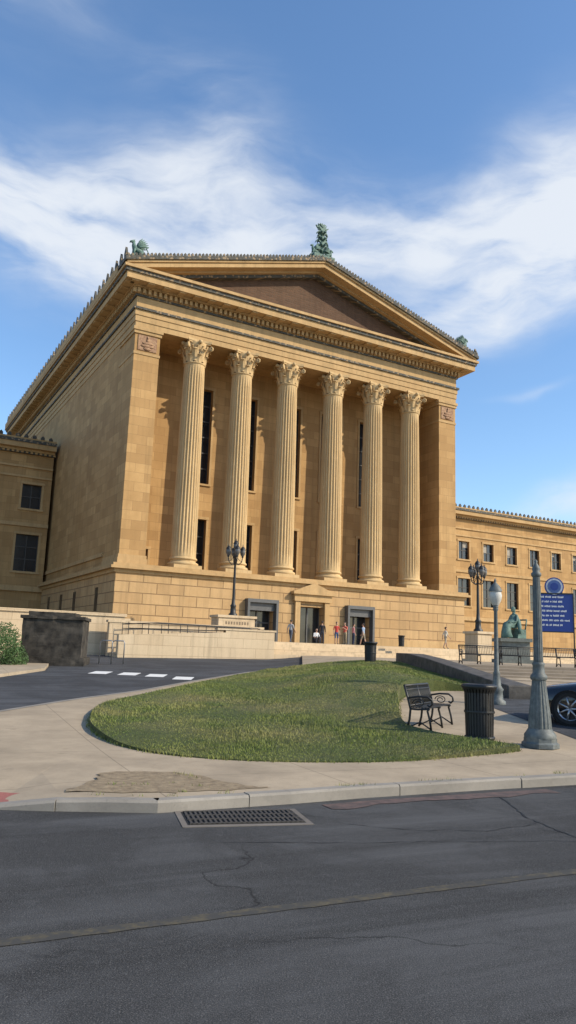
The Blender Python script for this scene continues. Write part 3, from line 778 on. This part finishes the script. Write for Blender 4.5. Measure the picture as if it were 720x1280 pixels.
mb.lathe([(.24,0),(.24,.08),(.17,.14),(.16,.35),(.19,.4),(.12,.5),(.09,.8),(.1,.84),(.07,.9),(.06,1.6),(.05,2.55),(.08,2.6),(.06,2.66)],seg=16)
lantern(mb,0,0,2.62,.95); mb.obj('lamp',[POSTM,GLOBE],L2)
def candelabra(loc,H,ped=None):
    e=empty('street_lamp',loc,.3); mb=MB()
    mb.lathe([(.3,0),(.3,.12),(.2,.2),(.18,.6),(.22,.68),(.13,.8),(.1,1.2),(.08,H*.6),(.07,H*.8),(.12,H*.81),(.08,H*.83),(.05,H*.9)],seg=14)
    for q in range(4):
        a=q*pi/2; c,s_=cos(a),sin(a)
        mb.tube([(0,0,H*.72),(.25*c,.25*s_,H*.7),(.45*c,.45*s_,H*.74),(.5*c,.5*s_,H*.8)],.035,6)
        mb.tube([(.1*c,.1*s_,H*.8),(.3*c,.3*s_,H*.76),(.45*c,.45*s_,H*.74)],.02,5)
        lantern(mb,.5*c,.5*s_,H*.8,1.0)
    lantern(mb,0,0,H*.88,1.0)
    mb.obj('lamp',[IRON,plain('smoked_lantern',(.12,.11,.1),.25,bmp=0)],e)
candelabra((-3.5,52,3.95),5.0)
IP=local_obj('inscribed_pedestal'); mb=MB(); 
lx=(-3.5+12.12)*.8746+(52-54.67)*.4848; ly=-(-3.5+12.12)*.4848+(52-54.67)*.8746
mb.box(lx-1.3,lx+1.4,ly-.6,ly+.6,1.5,3.8); mb.box(lx-1.4,lx+1.5,ly-.7,ly+.7,3.8,3.96)
for i in range(9): mb.box(lx-.8+i*.2,lx-.68+i*.2,ly-.61,ly-.59,3.35,3.55,1)
mb.obj('block',[SANDWALLLOW,plain('incised_letters',(.2,.15,.1),.9,bmp=0)],IP)
candelabra((12.65,50,3.4),4.4)
IP2=empty('lamp_pedestal',(12.65,50,1.4),radians(29)); mb=MB(); mb.box(-.6,.6,-.6,.6,.25,1.85); mb.box(-.7,.7,-.7,.7,1.85,2.0); mb.box(-.72,.72,-.72,.72,0,.25); mb.obj('block',[SANDWALLLOW],IP2)
for u,rz in ((9.6,.08),(11.6,-.02),(13.5,.05),(15.4,0)): bench('park_bench',(u,37.9,1.405),rz,1.05)

SG=empty('information_sign',(13.65,38.6,1.405),-.15); mb=MB()
mb.box(-.88,.88,-.04,.04,1.75,3.62,1); mb.box(-.92,-.88,-.06,.06,0,3.68,0); mb.box(.88,.92,-.06,.06,0,3.68,0); mb.box(-.88,.88,-.06,.06,3.62,3.68,0); mb.box(-.88,.88,-.05,.05,1.7,1.75,0)
mb.obj('panel',[IRON,BLUE],SG)
mb=MB()
random.seed(3)
for r_ in range(7):
    z=3.44-r_*.235; x=-.76
    xe=random.uniform(.2,.7)
    while x<xe:
        nl=random.randint(2,7)
        for q in range(nl): 
            mb.box(x+q*.042,x+q*.042+.03,-.046,-.042,z-random.choice((.0,.012)),z+.065+random.choice((0,.02)))
        x+=nl*.042+.05
mb.obj('lettering',[WHITE],SG)
mb=MB()
def disc(mb,r,y0,y1,cz,mi):
    n=32; mb.extr([(r*cos(2*pi*i/n),cz+r*sin(2*pi*i/n)) for i in range(n)],y0,y1,mi)
disc(mb,.47,-.04,.04,4.0,0); disc(mb,.41,-.052,-.041,4.0,1); disc(mb,.33,-.06,-.0525,4.0,2); disc(mb,.2,-.066,-.0605,4.0,0)
mb.obj('seal',[BLUE,plain('seal_ring',(.45,.48,.52),.5,bmp=0),plain('seal_inner',(.06,.11,.28),.5,bmp=0)],SG)

# ------------------------------------------------------------------ people
SKIN=plain('skin',(.42,.25,.17),.6,var=.08,bmp=0); HAIR=plain('hair',(.03,.02,.015),.7,bmp=0); SHOE=plain('shoe',(.05,.05,.05),.6,bmp=0)
def cloth(n_,c): return plain('cloth_'+n_,c,.9,var=.12,scale=12,bmp=.2)
def person(name,loc,rz,top,bot,pose='stand',H=1.7,hair=HAIR,skin=SKIN,shoe=SHOE,shorts=False,long=False):
    e=empty(name,loc,rz); s_=H/1.7
    J={}
    if pose in('sit','crouch'):
        hz=.5 if pose=='sit' else .28
        J['pel']=(0,0,hz); J['wst']=(0,.02,hz+.18); J['chs']=(0,.0,hz+.40); J['nk']=(0,-.02,hz+.55); J['hd']=(0,-.04,hz+.63)
        for q,t in ((-1,'L'),(1,'R')):
            J['hip'+t]=(q*.09,-.02,hz-.01); kz=.5 if pose=='sit' else .52
            J['kn'+t]=(q*.13,-.42,kz); J['an'+t]=(q*.13,-.42 if pose=='sit' else -.3,.08); J['to'+t]=(q*.14,-.6 if pose=='sit' else -.5,.03)
            J['sh'+t]=(q*.18,0,hz+.46); J['el'+t]=(q*.24,-.1,hz+.2); J['wr'+t]=(q*.15,-.34,hz+.16)
    else:
        st=.0 if pose in('stand','phone') else .2
        J['pel']=(0,0,.92); J['wst']=(0,.0,1.08); J['chs']=(0,.01,1.28); J['nk']=(0,.0,1.44); J['hd']=(0,-.02,1.52)
        for q,t in ((-1,'L'),(1,'R')):
            f=-q*st
            J['hip'+t]=(q*.09,0,.88); J['kn'+t]=(q*.1,f*.5-.02,.48); J['an'+t]=(q*.1,f*1.15+.02,.08); J['to'+t]=(q*.12,f*1.15-.15,.03)
            J['sh'+t]=(q*.18,0,1.36); J['el'+t]=(q*.23,-f*.4+.02,1.09); J['wr'+t]=(q*.24,-f*1.0-.08,.86)
            if pose=='phone': J['el'+t]=(q*.22,-.08,1.1); J['wr'+t]=(q*.08,-.3,1.25)
    R={'pel':(.15,.115),'wst':(.125,.095),'chs':(.155,.11),'nk':(.055,.055),'hd':(.06,.06),'hip':(.095,.095),'kn':(.06,.06),'an':(.04,.045),'to':(.035,.025),'sh':(.06,.06),'el':(.042,.042),'wr':(.028,.028)}
    E_=[('pel','wst'),('wst','chs'),('chs','nk'),('nk','hd')]
    for t in 'LR': E_+=[('pel','hip'+t),('hip'+t,'kn'+t),('kn'+t,'an'+t),('an'+t,'to'+t),('chs','sh'+t),('sh'+t,'el'+t),('el'+t,'wr'+t)]
    names=list(J); idx={n_:i for i,n_ in enumerate(names)}
    me=bpy.data.meshes.new(name+'_sk'); me.from_pydata([J[n_] for n_ in names],[(idx[a],idx[b_]) for a,b_ in E_],[])
    o=bpy.data.objects.new('body',me); col.objects.link(o)
    sk=o.modifiers.new('s','SKIN'); sk.use_smooth_shade=True
    for i,n_ in enumerate(names):
        k=n_ if n_ in R else n_[:-1]; me.skin_vertices[0].data[i].radius=R[k]; me.skin_vertices[0].data[i].use_root=(n_=='pel')
    sb=o.modifiers.new('u','SUBSURF'); sb.levels=1; sb.render_levels=1
    dg=bpy.context.evaluated_depsgraph_get(); nm=bpy.data.meshes.new_from_object(o.evaluated_get(dg)); bpy.data.objects.remove(o)
    nm.materials.clear()
    for mt in (skin,top,bot,shoe): nm.materials.append(mt)
    segs=[(Vector(J[a]),Vector(J[b_]),a,b_) for a,b_ in E_]
    for p in nm.polygons:
        c=p.center; best=None
        for a,b_,na,nb in segs:
            t=max(0,min(1,(c-a).dot(b_-a)/max(1e-9,(b_-a).length_squared))); d=(c-(a+(b_-a)*t)).length
            if best is None or d<best[0]: best=(d,na,nb,t)
        _,na,nb,t=best; p.use_smooth=True
        if nb=='hd' or (na=='chs' and nb=='nk' and t>.75): mi=0
        elif nb.startswith('to'): mi=3
        elif nb.startswith('an'): mi=0 if (shorts and t>.05) else 2
        elif nb.startswith('kn') or nb.startswith('hip'): mi=2
        elif na=='pel' and t<.3: mi=2
        elif nb.startswith('wr'): mi=1 if long else 0
        else: mi=1
        p.material_index=mi
    b_=bpy.data.objects.new('body',nm); col.objects.link(b_); b_.parent=e
    hd=Vector(J['hd'])+Vector((0,-.01,.09)); mb=MB()
    mb.ell(hd,(.075,.092,.112),0,14,12); mb.ell(hd+Vector((0,-.055,-.06)),(.045,.04,.045),0,10,8)
    mb.tube([hd+Vector((0,-.088,.02)),hd+Vector((0,-.108,-.02)),hd+Vector((0,-.09,-.028))],[.01,.016,.012],6)
    for q in (-1,1):
        mb.ell(hd+Vector((q*.075,.0,0)),(.012,.022,.032),0,8,6); mb.ell(hd+Vector((q*.03,-.083,.012)),(.012,.008,.007),2,8,6)
    mb.ell(hd+Vector((0,-.091,-.052)),(.024,.008,.006),3,8,6)
    mb.ell(hd+Vector((0,.018,.028)),(.085,.095,.105),1,14,10)
    if hair is not HAIR or pose=='phone': mb.ell(hd+Vector((0,.06,-.07)),(.07,.045,.13),1,10,8)
    mb.obj('head',[skin,hair,HAIR if skin is SKIN else skin,plain('lips',(.3,.1,.08),.6,bmp=0) if skin is SKIN else skin],e)
    mb=MB()
    for t,q in (('L',-1),('R',1)):
        w=Vector(J['wr'+t]); d=(w-Vector(J['el'+t])).normalized(); sd=Vector((0,1,0)) if pose!='sit' else Vector((1,0,0))
        sd=(sd-d*sd.dot(d)).normalized(); inn=Vector((-q,0,0)); inn=(inn-d*inn.dot(d)).normalized()
        mb.tube([w-d*.02,w+d*.03,w+d*.085],[.026,.036,.034],8)
        for k in range(4):
            o_=sd*(k-1.5)*.019; L=(.062,.074,.07,.054)[k]
            mb.tube([w+d*.08+o_,w+d*(.08+L*.5)+o_+inn*.006,w+d*(.08+L)+o_+inn*.025],[.010,.009,.007],5)
        mb.tube([w+d*.03-sd*.03,w+d*.06-sd*.055+inn*.01,w+d*.09-sd*.058+inn*.02],[.012,.011,.008],5)
    mb.obj('hands',[skin],e)
    e.scale=(s_,)*3
    return e
person('person',(.53,58.6,2.355),2.6,cloth('grey',(.35,.36,.38)),cloth('pants',(.08,.09,.12)),'walk',1.72)
person('person',(2.42,57.4,2.355),.4,cloth('white',(.6,.6,.6)),cloth('dark',(.05,.05,.06)),'crouch',1.7)
person('person',(4.02,58.6,2.355),.2,cloth('red',(.45,.05,.04)),cloth('denim',(.06,.09,.18)),'stand',1.68,shorts=True)
person('person',(4.68,58.9,2.355),-.6,cloth('coral',(.55,.12,.08)),cloth('khaki',(.3,.24,.15)),'phone',1.7)
person('person',(5.35,59.1,2.355),1.8,cloth('pink',(.5,.22,.22)),cloth('navy',(.03,.04,.08)),'stand',1.62,long=True)
person('person',(2.95,59.2,2.355),3.0,cloth('black',(.03,.03,.035)),cloth('charcoal',(.06,.06,.07)),'stand',1.74,long=True)
person('person',(6.2,60.0,2.355),-2.2,cloth('lightblue',(.25,.33,.45)),cloth('stone',(.25,.22,.17)),'walk',1.7,shorts=True)
person('person',(13.1,62.3,2.355),1.9,cloth('cream',(.55,.52,.45)),cloth('beige',(.4,.33,.24)),'walk',1.72,shorts=True)
SP=empty('seated_statue',(13.35,45,1.4)); mb=MB()
mb.box(-.95,.95,-.95,.95,0,.3); mb.box(-.8,.8,-.8,.8,.3,1.3); mb.box(-.92,.92,-.92,.92,1.3,1.5)
mb.obj('pedestal',[plain('pedestal_stone',(.16,.17,.15),.8)],SP)
fg=person('figure',(0,0,0),radians(-62),COPPER,COPPER,'sit',2.35,hair=COPPER,skin=COPPER,shoe=COPPER,long=True); fg.parent=SP; fg.location=(.15,0,1.5)
mb=MB()
mb.box(-.26,.26,-.05,.42,0,.4); mb.tube([(-.26,.38,.4),(-.27,.45,.8)],.03,6); mb.tube([(.26,.38,.4),(.27,.45,.8)],.03,6); mb.tube([(-.28,.45,.8),(.28,.45,.8)],.035,6)
mb.tube([(0,.02,.98),(0,-.0,.75),(0,-.2,.6),(0,-.42,.5),(0,-.46,.25),(.02,-.44,.02)],[.15,.2,.2,.19,.21,.26],12)
mb.tube([(-.16,.1,1.0),(0,.14,.9),(.15,.1,.7),(.3,0,.5),(.34,-.02,.2)],[.07,.09,.1,.09,.06],8)
mb.obj('chair_and_robe',[COPPER],fg)

# ------------------------------------------------------------------ car
CAR=plain('car_paint',(.006,.007,.010),.22,var=.1,bmp=0,coat=.6); TYRE=plain('tyre',(.015,.015,.015),.9,bmp=0); ALLOY=plain('alloy',(.40,.40,.41),.3,metal=.9,bmp=0)
CG=plain('car_glass',(.006,.008,.01),.05,bmp=0); LGT=plain('headlight',(.3,.3,.3),.1,bmp=0)
yaw=radians(-35)
CE=empty('parked_car',(7.82,16.55,hs(7.2,17.0)+.01),yaw)
secs=[(-2.3,.62,.32,.52,.62,.5),(-2.2,.80,.22,.6,.72,.66),(-1.95,.89,.2,.68,.8,.72),(-1.3,.92,.2,.76,.9,.74),(-.85,.92,.2,.84,.97,.75),(-.35,.93,.2,.92,1.22,.68),(.1,.93,.2,.93,1.4,.6),(.6,.93,.2,.94,1.45,.58),(1.1,.93,.2,.95,1.40,.58),(1.6,.92,.22,.97,1.22,.64),(2.0,.9,.25,.98,1.04,.7),(2.35,.84,.3,.92,.98,.68),(2.45,.75,.4,.8,.85,.6)]
mb=MB();v=[];K=12
for x,hw,zl,zb,zt,ht in secs:
    v+=[(x,a,b_) for a,b_ in [(-hw*.9,zl),(-hw,zl+.12),(-hw*1.01,(zl+zb)/2+.05),(-hw*.97,zb),(-ht,zt-.04),(-ht*.6,zt),(ht*.6,zt),(ht,zt-.04),(hw*.97,zb),(hw*1.01,(zl+zb)/2+.05),(hw,zl+.12),(hw*.9,zl)]]
f=[];mi=[]
for j in range(len(secs)-1):
    for k in range(K):
        f.append((j*K+k,j*K+(k+1)%K,(j+1)*K+(k+1)%K,(j+1)*K+k))
        g=0
        if 5<=j<=9 and k in(3,7): g=1
        if j in(4,5) and k in(4,5,6): g=1
        if j in (8,9) and k in (4,5,6): g=1
        mi.append(g)
f.append(tuple(range(K)));mi.append(0);f.append(tuple((len(secs)-1)*K+k for k in range(K))[::-1]);mi.append(0)
mb.v=v; mb.f=[list(a) for a in f]; mb.m=mi; mb.s=[True]*len(f)
o=mb.obj('body',[CAR,CG],CE)
mb=MB(); tw=MB()
def wheel(x,y):
    sg=-1 if y<0 else 1; n=28
    def ring(mbx,r0,r1,y0,y1,mi):
        v=[]; 
        for (r,yy) in ((r0,y0),(r1,y1)):
            for i in range(n): a=2*pi*i/n; v.append((x+r*cos(a),yy,.34+r*sin(a)))
        mbx.add(v,[(i,(i+1)%n,n+(i+1)%n,n+i) for i in range(n)],mi,True)
    yo=y; yi=y-sg*.22
    ring(tw,.33,.34,yi,yi+sg*.02,0); ring(tw,.34,.34,yi+sg*.02,yo-sg*.02,0); ring(tw,.34,.32,yo-sg*.02,yo,0); ring(tw,.32,.25,yo,yo-sg*.01,0)
    ring(tw,.25,.23,yo-.01*sg,yo-.03*sg,1); ring(tw,.23,.02,yo-.08*sg,yo-.08*sg,2)
    for q in range(7):
        a=2*pi*q/7; tw.tube([(x,yo-.03*sg,.34),(x+.235*cos(a),yo-.02*sg,.34+.235*sin(a))],[.03,.018],6,1)
    tw.ell((x,yo-.03*sg,.34),(.05,.02,.05),1)
    ring(mb,.385,.385,yo-sg*.25,yo+sg*.012,0); ring(mb,.385,.33,yo+sg*.0,yo+sg*.0,0)
for x in (-1.42,1.42):
    for y in (-.945,.945): wheel(x,y)
tw.obj('wheels',[TYRE,ALLOY,plain('rim_dark',(.02,.02,.02),.6,bmp=0)],CE); mb.obj('wheel_arches',[plain('arch',(.006,.006,.006),.9,bmp=0)],CE)
mb=MB()
for q in (-1,1):
    mb.ell((-2.12,q*.66,.63),(.14,.17,.06),0); mb.ell((-.55,q*1.02,.98),(.09,.1,.07),1)
    mb.box(-.3,.0,q*.935-.01,q*.935+.01,.84,.86,1)
mb.box(-2.31,-2.2,-.4,.4,.32,.5,2); mb.obj('lights_and_mirrors',[LGT,CAR,plain('grille',(.02,.02,.02),.5)],CE)

# ------------------------------------------------------------------ world
wd=bpy.data.worlds.new('World'); scene.world=wd; wd.use_nodes=True; nt=wd.node_tree; L=nt.links
bg=nt.nodes['Background']
SUN_AZ=(0.962,-0.276); SUN_EL=radians(34)
sky=nt.nodes.new('ShaderNodeTexSky'); sky.sky_type='NISHITA'; sky.sun_disc=False; sky.sun_elevation=SUN_EL; sky.sun_rotation=atan2(SUN_AZ[0],SUN_AZ[1]); sky.air_density=1.0; sky.dust_density=.6; sky.ozone_density=2.0
tc=nt.nodes.new('ShaderNodeTexCoord'); sp=nt.nodes.new('ShaderNodeSeparateXYZ'); L.new(tc.outputs['Generated'],sp.inputs[0])
def M(op,a,b_=None,c=None):
    n=nt.nodes.new('ShaderNodeMath'); n.operation=op
    for i,x in enumerate((a,b_,c)):
        if x is None: continue
        if isinstance(x,(int,float)): n.inputs[i].default_value=x
        else: L.new(x,n.inputs[i])
    return n.outputs[0]
az=M('ARCTAN2',sp.outputs[0],sp.outputs[1])
hl=M('SQRT',M('ADD',M('MULTIPLY',sp.outputs[0],sp.outputs[0]),M('MULTIPLY',sp.outputs[1],sp.outputs[1])))
te=M('DIVIDE',sp.outputs[2],M('MAXIMUM',hl,.01))
cb=nt.nodes.new('ShaderNodeCombineXYZ'); L.new(az,cb.inputs[0]); L.new(te,cb.inputs[1]); cv=cb.outputs[0]
wn=N(nt,'ShaderNodeTexNoise',Scale=3.1,Detail=4,Roughness=.5); L.new(cv,wn.inputs['Vector'])
wr=N(nt,'ShaderNodeVectorMath',operation='MULTIPLY_ADD'); L.new(wn.outputs['Color'],wr.inputs[0]); wr.inputs[1].default_value=(.18,.18,0); L.new(cv,wr.inputs[2])
wv=mapping(nt,wr.outputs[0],loc=(-.09,-.09,0))
def gauss(cx,cy,rx,ry,rot,amp):
    m_=nt.nodes.new('ShaderNodeMapping'); m_.vector_type='TEXTURE'; m_.inputs['Location'].default_value=(cx,cy,0); m_.inputs['Rotation'].default_value=(0,0,rot); m_.inputs['Scale'].default_value=(rx,ry,1)
    L.new(wv,m_.inputs[0]); ln=N(nt,'ShaderNodeVectorMath',operation='LENGTH'); L.new(m_.outputs[0],ln.inputs[0])
    return M('MULTIPLY',M('EXPONENT',M('MULTIPLY',M('MULTIPLY',ln.outputs['Value'],ln.outputs['Value']),-1)),amp)
tot=None
for g_ in [(-.15,.60,.26,.11,.0,.95),(-.40,.55,.20,.10,-.55,.8),(.15,.58,.22,.06,.1,.6),(.40,.61,.16,.13,.8,1.15),(.27,.49,.22,.055,.35,.9),(-.38,.95,.12,.13,.6,.34),(.39,.205,.10,.022,.1,.9),(.31,.33,.05,.008,0,.3),(-.13,.80,.12,.10,-1.0,.32),(-1.4,.5,.5,.2,.2,.6),(1.4,.6,.5,.2,-.2,.6),(2.8,.5,.5,.2,0,.5)]:
    q=gauss(*g_); tot=q if tot is None else M('ADD',tot,q)
st=noise(nt,mapping(nt,wr.outputs[0],rot=(0,0,-.5),scale=(1.7,4.4,1)),2.4,9,.57,.3)
st2=noise(nt,mapping(nt,wr.outputs[0],rot=(0,0,.4),scale=(2,4,1)),3.2,8,.55,.25)
tex=M('ADD',M('MULTIPLY',st,.6),M('MULTIPLY',st2,.4))
msk=M('MULTIPLY',tot,M('MULTIPLY_ADD',tex,3.5,-1.0))
msk=ramp(nt,msk,[(0.0,0.),(1.0,.9)],'EASE')
skc=nt.nodes.new('ShaderNodeHueSaturation'); skc.inputs['Saturation'].default_value=1.13; skc.inputs['Value'].default_value=1.52; L.new(sky.outputs[0],skc.inputs['Color'])
c=mix(nt,msk,skc.outputs[0],(5.7,6.0,6.4))
L.new(c,bg.inputs['Color']); bg.inputs['Strength'].default_value=.15
sl_=bpy.data.lights.new('sun','SUN'); sl_.energy=5.0; sl_.angle=radians(.5); sl_.color=(1,.885,.69)
so=bpy.data.objects.new('sun',sl_); col.objects.link(so)
sd=Vector((SUN_AZ[0]*cos(SUN_EL),SUN_AZ[1]*cos(SUN_EL),sin(SUN_EL))); so.rotation_euler=sd.to_track_quat('Z','Y').to_euler(); so.location=(30,-30,40)

# ------------------------------------------------------------------ camera
p=radians(10.4); r=radians(2.0)
F=Vector((0,cos(p),sin(p))); Rv=Vector((cos(r),-sin(r)*sin(p),sin(r)*cos(p))); Uv=Vector((-sin(r),-cos(r)*sin(p),cos(r)*cos(p)))
cd=bpy.data.cameras.new('camera'); co=bpy.data.objects.new('camera',cd); col.objects.link(co)
mt=Matrix((( Rv.x,Uv.x,-F.x,0),(Rv.y,Uv.y,-F.y,0),(Rv.z,Uv.z,-F.z,1.7),(0,0,0,1))); co.matrix_world=mt
cd.sensor_fit='VERTICAL'; cd.sensor_height=36; cd.lens=36*950/1280; cd.clip_end=6000; cd.clip_start=.05
scene.camera=co
scene.view_settings.view_transform='Standard'; scene.view_settings.look='None'; scene.view_settings.exposure=0
